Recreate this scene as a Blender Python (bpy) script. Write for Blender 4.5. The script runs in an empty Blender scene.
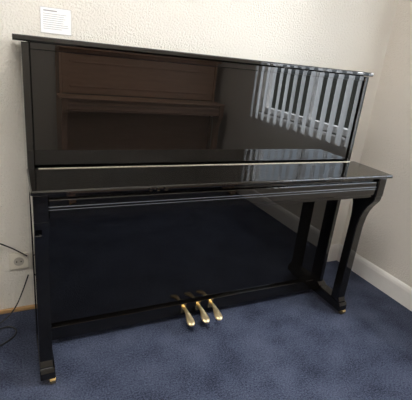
import bpy, bmesh, math, random
from mathutils import Vector, Matrix
random.seed(3)
sc=bpy.context.scene
sc.view_settings.view_transform='Standard'
sc.view_settings.look='None'
sc.view_settings.exposure=0.0

# ---------------- materials ----------------
def new_mat(name):
    m=bpy.data.materials.new(name); m.use_nodes=True
    nt=m.node_tree; b=nt.nodes['Principled BSDF']; return m,nt,b
def plain(name,col,rough=.5,metal=0,**k):
    m,nt,b=new_mat(name)
    n=nt.nodes.new('ShaderNodeTexNoise'); n.inputs['Scale'].default_value=k.get('ns',25)
    tc=nt.nodes.new('ShaderNodeTexCoord'); nt.links.new(tc.outputs['Object'],n.inputs['Vector'])
    r=nt.nodes.new('ShaderNodeValToRGB'); v=k.get('var',.06)
    r.color_ramp.elements[0].color=(*[c*(1-v) for c in col],1); r.color_ramp.elements[1].color=(*[min(1,c*(1+v)) for c in col],1)
    nt.links.new(n.outputs['Fac'],r.inputs['Fac']); nt.links.new(r.outputs['Color'],b.inputs['Base Color'])
    b.inputs['Roughness'].default_value=rough; b.inputs['Metallic'].default_value=metal
    return m
def wallmat(name,col):
    m,nt,b=new_mat(name)
    tc=nt.nodes.new('ShaderNodeTexCoord')
    n1=nt.nodes.new('ShaderNodeTexNoise'); n1.inputs['Scale'].default_value=130; n1.inputs['Detail'].default_value=4; n1.inputs['Roughness'].default_value=.6
    n2=nt.nodes.new('ShaderNodeTexNoise'); n2.inputs['Scale'].default_value=1.5
    nt.links.new(tc.outputs['Object'],n1.inputs['Vector']); nt.links.new(tc.outputs['Object'],n2.inputs['Vector'])
    r=nt.nodes.new('ShaderNodeValToRGB')
    r.color_ramp.elements[0].color=(*[c*.95 for c in col],1); r.color_ramp.elements[1].color=(*[c*1.03 for c in col],1)
    nt.links.new(n2.outputs['Fac'],r.inputs['Fac']); nt.links.new(r.outputs['Color'],b.inputs['Base Color'])
    bp=nt.nodes.new('ShaderNodeBump'); bp.inputs['Strength'].default_value=1; bp.inputs['Distance'].default_value=.0075
    nt.links.new(n1.outputs['Fac'],bp.inputs['Height']); nt.links.new(bp.outputs['Normal'],b.inputs['Normal'])
    b.inputs['Roughness'].default_value=.85; b.inputs['Specular IOR Level'].default_value=.2
    return m
M_wall=wallmat('woodchip_wallpaper',(.79,.755,.685))
M_wallr=wallmat('woodchip_wallpaper_cream',(.82,.77,.70))
M_ceil=plain('ceiling_paint',(.84,.83,.81),.9)
def carpet():
    m,nt,b=new_mat('blue_carpet')
    tc=nt.nodes.new('ShaderNodeTexCoord')
    n1=nt.nodes.new('ShaderNodeTexNoise'); n1.inputs['Scale'].default_value=150; n1.inputs['Detail'].default_value=4; n1.inputs['Roughness'].default_value=.75
    n2=nt.nodes.new('ShaderNodeTexNoise'); n2.inputs['Scale'].default_value=6; n2.inputs['Detail'].default_value=5
    for n in(n1,n2): nt.links.new(tc.outputs['Object'],n.inputs['Vector'])
    mx=nt.nodes.new('ShaderNodeMath'); mx.operation='MULTIPLY_ADD'; mx.inputs[1].default_value=.7
    mm=nt.nodes.new('ShaderNodeMath'); mm.operation='MULTIPLY'; mm.inputs[1].default_value=.3
    nt.links.new(n2.outputs['Fac'],mm.inputs[0]); nt.links.new(n1.outputs['Fac'],mx.inputs[0]); nt.links.new(mm.outputs[0],mx.inputs[2])
    r=nt.nodes.new('ShaderNodeValToRGB')
    r.color_ramp.elements[0].position=.38; r.color_ramp.elements[1].position=.62
    r.color_ramp.elements[0].color=(.018,.023,.044,1); r.color_ramp.elements[1].color=(.102,.119,.176,1)
    nt.links.new(mx.outputs[0],r.inputs['Fac']); nt.links.new(r.outputs['Color'],b.inputs['Base Color'])
    bp=nt.nodes.new('ShaderNodeBump'); bp.inputs['Strength'].default_value=1; bp.inputs['Distance'].default_value=.008
    nt.links.new(n1.outputs['Fac'],bp.inputs['Height']); nt.links.new(bp.outputs['Normal'],b.inputs['Normal'])
    b.inputs['Roughness'].default_value=1; b.inputs['Specular IOR Level'].default_value=.1
    return m
M_carpet=carpet()
def lacquer():
    m,nt,b=new_mat('black_polyester_lacquer')
    tc=nt.nodes.new('ShaderNodeTexCoord')
    n=nt.nodes.new('ShaderNodeTexNoise'); n.inputs['Scale'].default_value=9; n.inputs['Detail'].default_value=6
    nt.links.new(tc.outputs['Object'],n.inputs['Vector'])
    mr=nt.nodes.new('ShaderNodeMapRange'); mr.inputs['To Min'].default_value=.005; mr.inputs['To Max'].default_value=.02
    nt.links.new(n.outputs['Fac'],mr.inputs['Value']); nt.links.new(mr.outputs['Result'],b.inputs['Roughness'])
    b.inputs['Base Color'].default_value=(.0045,.004,.0035,1)
    b.inputs['IOR'].default_value=1.62
    return m
M_blk=lacquer()
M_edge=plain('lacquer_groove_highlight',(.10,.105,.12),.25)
M_brass=plain('polished_brass',(.78,.58,.27),.25,1)
M_hinge=plain('tarnished_hinge',(.55,.49,.38),.5,.6)
M_brassw=plain('worn_brass_pedal',(.75,.59,.34),.34,.95)
M_felt=plain('black_matte',(.01,.01,.011),.7)
M_white=plain('white_gloss_paint',(.84,.82,.79),.4,var=.03)
M_cream=plain('cream_plastic',(.72,.68,.58),.4,var=.03)
M_dark=plain('dark_slot',(.03,.03,.03),.6)
M_cable=plain('black_rubber',(.012,.012,.013),.5)
M_oak=plain('oak_strip',(.45,.27,.12),.5,var=.2)
def wood():
    m,nt,b=new_mat('brown_mahogany')
    tc=nt.nodes.new('ShaderNodeTexCoord'); mp=nt.nodes.new('ShaderNodeMapping'); mp.inputs['Scale'].default_value=(1.5,12,12)
    n=nt.nodes.new('ShaderNodeTexNoise'); n.inputs['Scale'].default_value=4; n.inputs['Detail'].default_value=6
    nt.links.new(tc.outputs['Object'],mp.inputs['Vector']); nt.links.new(mp.outputs['Vector'],n.inputs['Vector'])
    r=nt.nodes.new('ShaderNodeValToRGB'); r.color_ramp.elements[0].color=(.34,.19,.12,1); r.color_ramp.elements[1].color=(.60,.37,.26,1)
    nt.links.new(n.outputs['Fac'],r.inputs['Fac']); nt.links.new(r.outputs['Color'],b.inputs['Base Color'])
    b.inputs['Roughness'].default_value=.4
    return m
M_wood=wood()
def slatmat():
    m,nt,b=new_mat('blind_fabric')
    out=nt.nodes['Material Output']
    b.inputs['Base Color'].default_value=(.8,.81,.81,1); b.inputs['Roughness'].default_value=.8
    t=nt.nodes.new('ShaderNodeBsdfTranslucent'); t.inputs['Color'].default_value=(.83,.85,.87,1)
    w=nt.nodes.new('ShaderNodeTexNoise'); w.inputs['Scale'].default_value=200
    mr=nt.nodes.new('ShaderNodeMapRange'); mr.inputs['To Min'].default_value=.45; mr.inputs['To Max'].default_value=.55
    nt.links.new(w.outputs['Fac'],mr.inputs['Value'])
    x=nt.nodes.new('ShaderNodeMixShader'); nt.links.new(mr.outputs['Result'],x.inputs['Fac'])
    nt.links.new(b.outputs[0],x.inputs[1]); nt.links.new(t.outputs[0],x.inputs[2]); nt.links.new(x.outputs[0],out.inputs['Surface'])
    return m
M_slat=slatmat()

# ---------------- helpers ----------------
def link(o,parent=None):
    sc.collection.objects.link(o)
    if parent: o.parent=parent
    return o
def empty(name):
    e=bpy.data.objects.new(name,None); e.empty_display_size=.1; return link(e)
def bm_obj(name,bm,mat,parent=None,smooth=False):
    me=bpy.data.meshes.new(name); bmesh.ops.recalc_face_normals(bm,faces=bm.faces); bm.to_mesh(me); bm.free()
    if mat: me.materials.append(mat)
    if smooth:
        for p in me.polygons: p.use_smooth=True
    return link(bpy.data.objects.new(name,me),parent)
def add_box(bm,x0,x1,y0,y1,z0,z1):
    vs=[bm.verts.new((x,y,z)) for x in(x0,x1) for y in(y0,y1) for z in(z0,z1)]
    for f in((0,1,3,2),(4,6,7,5),(0,4,5,1),(2,3,7,6),(0,2,6,4),(1,5,7,3)): bm.faces.new([vs[i] for i in f])
def bev(o,w,seg=2):
    if w>0:
        m=o.modifiers.new('bevel','BEVEL'); m.width=w; m.segments=seg; m.limit_method='ANGLE'
    return o
def box(name,x0,x1,y0,y1,z0,z1,mat,parent=None,b=.002):
    bm=bmesh.new(); add_box(bm,min(x0,x1),max(x0,x1),min(y0,y1),max(y0,y1),z0,z1)
    return bev(bm_obj(name,bm,mat,parent),b)
def boxes(name,L,mat,parent=None,b=0):
    bm=bmesh.new()
    for l in L: add_box(bm,*l)
    return bev(bm_obj(name,bm,mat,parent),b)
def prof_yz(name,pts,x0,x1,mat,parent=None,b=.002):
    bm=bmesh.new()
    A=[bm.verts.new((x0,y,z)) for y,z in pts]; B=[bm.verts.new((x1,y,z)) for y,z in pts]
    bm.faces.new(A); bm.faces.new(B[::-1]); n=len(pts)
    for i in range(n): bm.faces.new([A[i],B[i],B[(i+1)%n],A[(i+1)%n]])
    return bev(bm_obj(name,bm,mat,parent),b)
def tube(name,pts,r,mat,parent=None):
    cu=bpy.data.curves.new(name,'CURVE'); cu.dimensions='3D'; cu.bevel_depth=r; cu.bevel_resolution=3
    s=cu.splines.new('NURBS'); s.points.add(len(pts)-1); s.use_endpoint_u=True; s.order_u=3
    for p,q in zip(s.points,pts): p.co=(*q,1)
    cu.materials.append(mat)
    return link(bpy.data.objects.new(name,cu),parent)
def cyl(name,c,r,h,axis,mat,parent=None):
    bm=bmesh.new(); bmesh.ops.create_cone(bm,cap_ends=True,segments=24,radius1=r,radius2=r,depth=h)
    o=bm_obj(name,bm,mat,parent,False)
    R=Matrix.Identity(4)
    if axis=='x': R=Matrix.Rotation(math.pi/2,4,'Y')
    if axis=='y': R=Matrix.Rotation(math.pi/2,4,'X')
    o.data.transform(Matrix.Translation(c)@R); return o

# ---------------- room ----------------
YW=-0.07; XR=1.92; XL=-1.5; YF=-3.0; ZC=2.55
box('floor',XL-.1,XR+.12,YF-.1,YW+.1,-.1,0,M_carpet,b=0)
box('ceiling',XL-.1,XR+.12,YF-.1,YW+.1,ZC,ZC+.1,M_ceil,b=0)
box('wall_back',XL-.1,XR+.12,YW,YW+.1,0,ZC,M_wall,b=0)
box('wall_front',XL-.1,XR+.12,YF-.1,YF,0,ZC,M_wallr,b=0)
box('wall_left',XL-.1,XL,YF,YW,0,ZC,M_wallr,b=0)
WY0,WY1,WZ0,WZ1=-1.96,-0.75,.80,2.2
boxes('wall_right',[(XR,XR+.12,YF,WY0,0,ZC),(XR,XR+.12,WY1,YW,0,ZC),(XR,XR+.12,WY0,WY1,0,WZ0),(XR,XR+.12,WY0,WY1,WZ1,ZC)],M_wallr)
prof=[(0,0),(.016,0),(.016,.09),(.012,.105),(.006,.115),(0,.118)]
bm=bmesh.new()
A=[bm.verts.new((XR-d,YF,z)) for d,z in prof]; B=[bm.verts.new((XR-d,YW,z)) for d,z in prof]
bm.faces.new(A); bm.faces.new(B[::-1])
for i in range(len(prof)): bm.faces.new([A[i],B[i],B[(i+1)%6],A[(i+1)%6]])
bm_obj('baseboard_right',bm,M_white)
bm=bmesh.new()
A=[bm.verts.new((.75,YW-d,z)) for d,z in prof]; B=[bm.verts.new((XR-.016,YW-d,z)) for d,z in prof]
bm.faces.new(A); bm.faces.new(B[::-1])
for i in range(len(prof)): bm.faces.new([A[i],B[i],B[(i+1)%6],A[(i+1)%6]])
bm_obj('baseboard_back',bm,M_white)
box('trim_1',XL,.75,YW-.014,YW,0,.020,M_oak,None,.004)
# window
w=empty('window_1')
t=.045
boxes('frame',[(XR+.05,XR+.1,WY0,WY0+t,WZ0,WZ1),(XR+.05,XR+.1,WY1-t,WY1,WZ0,WZ1),(XR+.05,XR+.1,WY0+t,WY1-t,WZ0,WZ0+t),(XR+.05,XR+.1,WY0+t,WY1-t,WZ1-t,WZ1),(XR+.055,XR+.095,-1.375,-1.335,WZ0+t,WZ1-t)],M_white,w)
box('sill',XR-.01,XR+.05,WY0,WY1,WZ0-.02,WZ0,M_white,w)
# blinds
vb=empty('vertical_blinds')
box('headrail',XR-.085,XR-.045,-2.00,-.72,2.24,2.28,M_white,vb)
bm=bmesh.new(); y=-1.95; a=math.radians(-20)
while y<-.72:
    cx=XR-.065; hw=.043
    n=5; cols=[]
    for i in range(n):
        u=(i/(n-1)-.5)*2*hw; bow=.006*(1-(u/hw)**2)
        X=cx+u*math.sin(a)+bow*math.cos(a); Y=y+u*math.cos(a)
        cols.append((bm.verts.new((X,Y,.755)),bm.verts.new((X,Y,2.24))))
    for i in range(n-1): bm.faces.new([cols[i][0],cols[i+1][0],cols[i+1][1],cols[i][1]])
    y+=.090
bm_obj('slats',bm,M_slat,vb,True)
tube('cord',[(XR-.05,-.665,2.25),(XR-.03,-.66,1.6),(XR-.02,-.655,.95),(XR-.02,-.655,.78)],.0022,M_white,vb)
cyl('cord_weight',(XR-.02,-.655,.77),.008,.05,'z',M_white,vb)

# ---------------- black upright piano ----------------
def piano(name,mat,W=1.5,H=1.2114):
    P=empty(name)
    bk=-.10
    box('side_left',.012,.034,bk,-.40,.03,H-.02,mat,P)
    box('side_right',W-.036,W-.014,bk,-.40,.03,H-.02,mat,P)
    box('back_board',.034,W-.036,bk-.03,bk,.05,H-.02,M_felt,P,0)
    prof_yz('top_lid',[(bk,H-.018),(bk,H-.002),(bk-.002,H),(-.420,H),(-.426,H-.004),(-.426,H-.014),(-.420,H-.018)],-.012,W-.018,mat,P,.001)
    box('upper_rail',.036,W-.038,-.375,-.394,H-.040,H-.018,mat,P)
    box('upper_panel',.036,W-.038,-.372,-.392,.795,H-.032,mat,P,.002)
    box('key_bed',.02,W-.02,bk-.03,-.615,.675,.705,mat,P)
    box('arm_left',.014,.058,-.40,-.632,.68,.772,mat,P,.004)
    box('arm_right',W-.052,W-.006,-.40,-.632,.68,.772,mat,P,.004)
    box('key_slip',.058,W-.052,-.60,-.624,.69,.752,mat,P,.003)
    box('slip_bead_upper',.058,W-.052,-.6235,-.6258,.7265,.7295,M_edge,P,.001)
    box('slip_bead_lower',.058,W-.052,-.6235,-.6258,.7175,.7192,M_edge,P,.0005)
    box('fallboard_front',.058,W-.052,-.59,-.612,.752,.772,mat,P,.002)
    box('fallboard_lid',.008,W+.014,-.398,-.6435,.772,.7875,mat,P,.005)
    cyl('piano_hinge_pin',(W/2+.01,-.412,.7878),.0016,W-.07,'x',M_hinge,P)
    kn=[]; x=.045
    while x<W-.04:
        kn.append((x,x+.013,-.4142,-.4098,.7875,.7900)); x+=.0165
    boxes('piano_hinge_knuckles',kn,M_hinge,P)
    box('bottom_panel',.034,W-.036,-.345,-.362,.105,.675,mat,P,.002)
    box('bottom_rail',.034,W-.036,-.33,-.378,.035,.10,mat,P,.003)
    leg=[(-.628,.682),(-.628,.668),(-.624,.655),(-.612,.638),(-.598,.618),(-.584,.590),(-.574,.555),(-.567,.50),(-.564,.10),(-.574,.08),(-.577,.06),(-.577,.032),
         (-.512,.032),(-.512,.08),(-.516,.50),(-.515,.56),(-.508,.61),(-.494,.645),(-.470,.668),(-.465,.682)]
    for s,x0 in(('left',.014),('right',W-.050)):
        prof_yz('leg_'+s,leg,x0,x0+.044,mat,P,.003)
        prof_yz('toe_block_'+s,[(-.36,.03),(-.36,.12),(-.385,.105),(-.42,.085),(-.52,.08),(-.58,.075),(-.586,.06),(-.586,.03)],x0-.002,x0+.050,mat,P,.003)
        cyl('caster_wheel_'+s,(x0+.040,-.572,.017),.017,.020,'x',M_brass,P)
        box('caster_fork_'+s,x0+.018,x0+.052,-.545,-.578,.020,.033,M_brass,P,.001)
        cyl('rear_caster_'+s,(x0+.024,-.16,.017),.017,.02,'x',M_brass,P)
    for i,px in enumerate((.657,.732,.800)):
        px=px/1.5*W
        bm=bmesh.new()
        st=[(-.36,.076,.008,.009),(-.40,.080,.008,.009),(-.425,.078,.010,.010),(-.44,.072,.014,.011),(-.46,.064,.019,.012),(-.476,.059,.019,.011),(-.487,.056,.013,.008),(-.491,.055,.006,.005)]
        rings=[]
        for y_,z_,h_,t_ in st:
            ring=[]
            for k in range(12):
                an=2*math.pi*k/12
                cx=math.copysign(abs(math.cos(an))**.6,math.cos(an)); cz=math.copysign(abs(math.sin(an))**.8,math.sin(an))
                ring.append(bm.verts.new((px+h_*cx,y_,z_+t_*.6*cz)))
            rings.append(ring)
        for a_,b_ in zip(rings,rings[1:]):
            for k in range(12): bm.faces.new([a_[k],a_[(k+1)%12],b_[(k+1)%12],b_[k]])
        bm.faces.new(rings[0][::-1]); bm.faces.new(rings[-1])
        bm_obj('pedal_%d'%(i+1),bm,M_brassw,P,True)
        box('pedal_plate_%d'%(i+1),px-.013,px+.013,-.377,-.381,.050,.099,M_brass,P,.001)
    return P
P=piano('upright_piano',M_blk)
Q=piano('upright_piano.001',M_wood,W=1.50,H=1.17)
Q.rotation_euler=(0,0,math.pi)
Q.location=(1.84,-3.03,0)
box('panel_trim_upper',.10,1.40,-.392,-.400,1.05,1.065,M_wood,Q)
box('panel_trim_lower',.10,1.40,-.392,-.400,.85,.865,M_wood,Q)

# ---------------- wall things ----------------
o=empty('wall_notice')
nx0,nx1,nz0,nz1=.092,.204,1.228,1.320
box('paper',nx0,nx1,YW-.002,YW,nz0,nz1,plain('paper',(.86,.86,.86),.8,var=.02),o,0)
L=[(nx0+.012,nx0+.06,YW-.0023,YW-.002,nz1-.014,nz1-.010)]
for i in range(8):
    z=nz1-.022-i*.0075
    L.append((nx0+.010,nx1-.010-random.random()*.03,YW-.0023,YW-.002,z-.0014,z))
boxes('printed_lines',L,plain('ink',(.36,.35,.35),.8),o)
e=.0014
boxes('paper_border',[(nx0,nx1,YW-.0024,YW-.002,nz0,nz0+e),(nx0,nx1,YW-.0024,YW-.002,nz1-e,nz1),(nx0,nx0+e,YW-.0024,YW-.002,nz0+e,nz1-e),(nx1-e,nx1,YW-.0024,YW-.002,nz0+e,nz1-e)],plain('border_ink',(.48,.47,.46),.8),o)
o=empty('wall_outlet')
ox,oz=-.035,.262
box('cover_plate',ox-.04,ox+.04,YW-.010,YW,oz-.04,oz+.04,M_cream,o,.004)
cyl('socket_recess',(ox,YW-.0105,oz),.021,.003,'y',plain('socket_grey',(.45,.42,.36),.5),o)
cyl('pin_1',(ox-.009,YW-.0125,oz),.003,.002,'y',M_dark,o); cyl('pin_2',(ox+.009,YW-.0125,oz),.003,.002,'y',M_dark,o)
o=empty('power_cable')
tube('upper_cable',[(-.30,YW-.03,.44),(-.16,YW-.03,.40),(-.08,YW-.02,.35),(-.04,YW-.015,.32),(0.0,YW-.02,.29)],.003,M_cable,o)
tube('hanging_cable',[(0,YW-.03,.20),(-.03,YW-.05,.12),(-.07,YW-.08,.05),(-.13,YW-.10,.006),(-.25,YW-.16,.006)],.003,M_cable,o)
tube('floor_cable',[(-.30,-.30,.006),(-.12,-.17,.006),(-.05,-.22,.006),(-.09,-.30,.006),(-.25,-.38,.006)],.003,M_cable,o)

# ---------------- light ----------------
wd=bpy.data.worlds.new('World'); sc.world=wd; wd.use_nodes=True
nt=wd.node_tree; bg=nt.nodes['Background']; bg.inputs['Strength'].default_value=1
tc=nt.nodes.new('ShaderNodeTexCoord'); sx=nt.nodes.new('ShaderNodeSeparateXYZ'); nt.links.new(tc.outputs['Generated'],sx.inputs[0])
rp=nt.nodes.new('ShaderNodeValToRGB'); mrr=nt.nodes.new('ShaderNodeMapRange'); mrr.inputs['From Min'].default_value=-1
nt.links.new(sx.outputs['Z'],mrr.inputs['Value']); nt.links.new(mrr.outputs['Result'],rp.inputs['Fac'])
rp.color_ramp.elements[0].position=.49; rp.color_ramp.elements[0].color=(.05,.055,.05,1)
rp.color_ramp.elements[1].position=.54; rp.color_ramp.elements[1].color=(.70,.82,.95,1)
vm=nt.nodes.new('ShaderNodeVectorMath'); vm.operation='SCALE'; vm.inputs['Scale'].default_value=7
nt.links.new(rp.outputs['Color'],vm.inputs[0]); nt.links.new(vm.outputs['Vector'],bg.inputs['Color'])
def area(name,loc,tgt,sx,sy,e,col):
    l=bpy.data.lights.new(name,'AREA'); l.shape='RECTANGLE'; l.size=sx; l.size_y=sy; l.energy=e; l.color=col
    o=bpy.data.objects.new(name,l); o.location=loc; o.rotation_euler=(Vector(tgt)-Vector(loc)).to_track_quat('-Z','Y').to_euler(); link(o); return o
area('daylight',(XR+1.3,-1.4,2.5),(XR-.2,-1.4,1.4),1.8,1.2,540,(.95,.97,1.0))
area('ceiling_fill',(.1,-1.5,ZC-.02),(.1,-1.5,0),.8,.8,43,(1.0,.96,.90))  # added fill light under the ceiling, brightens walls and room interior

# ---------------- camera ----------------
C=Vector((-0.0277,-1.8282,1.2039)); yaw,pit,ro,f=.4736,-.3442,.1065,397.26
F=Vector((math.sin(yaw)*math.cos(pit),math.cos(yaw)*math.cos(pit),math.sin(pit)))
R=Vector((math.cos(yaw),-math.sin(yaw),0)); U=R.cross(F)
R2=R*math.cos(ro)+U*math.sin(ro); U2=-R*math.sin(ro)+U*math.cos(ro)
cd=bpy.data.cameras.new('camera'); cd.sensor_width=36; cd.lens=36*f/412; cd.clip_start=.02
co=bpy.data.objects.new('camera',cd); link(co)
m=Matrix((R2,U2,-F)).transposed().to_4x4(); m.translation=C; co.matrix_world=m
sc.camera=co
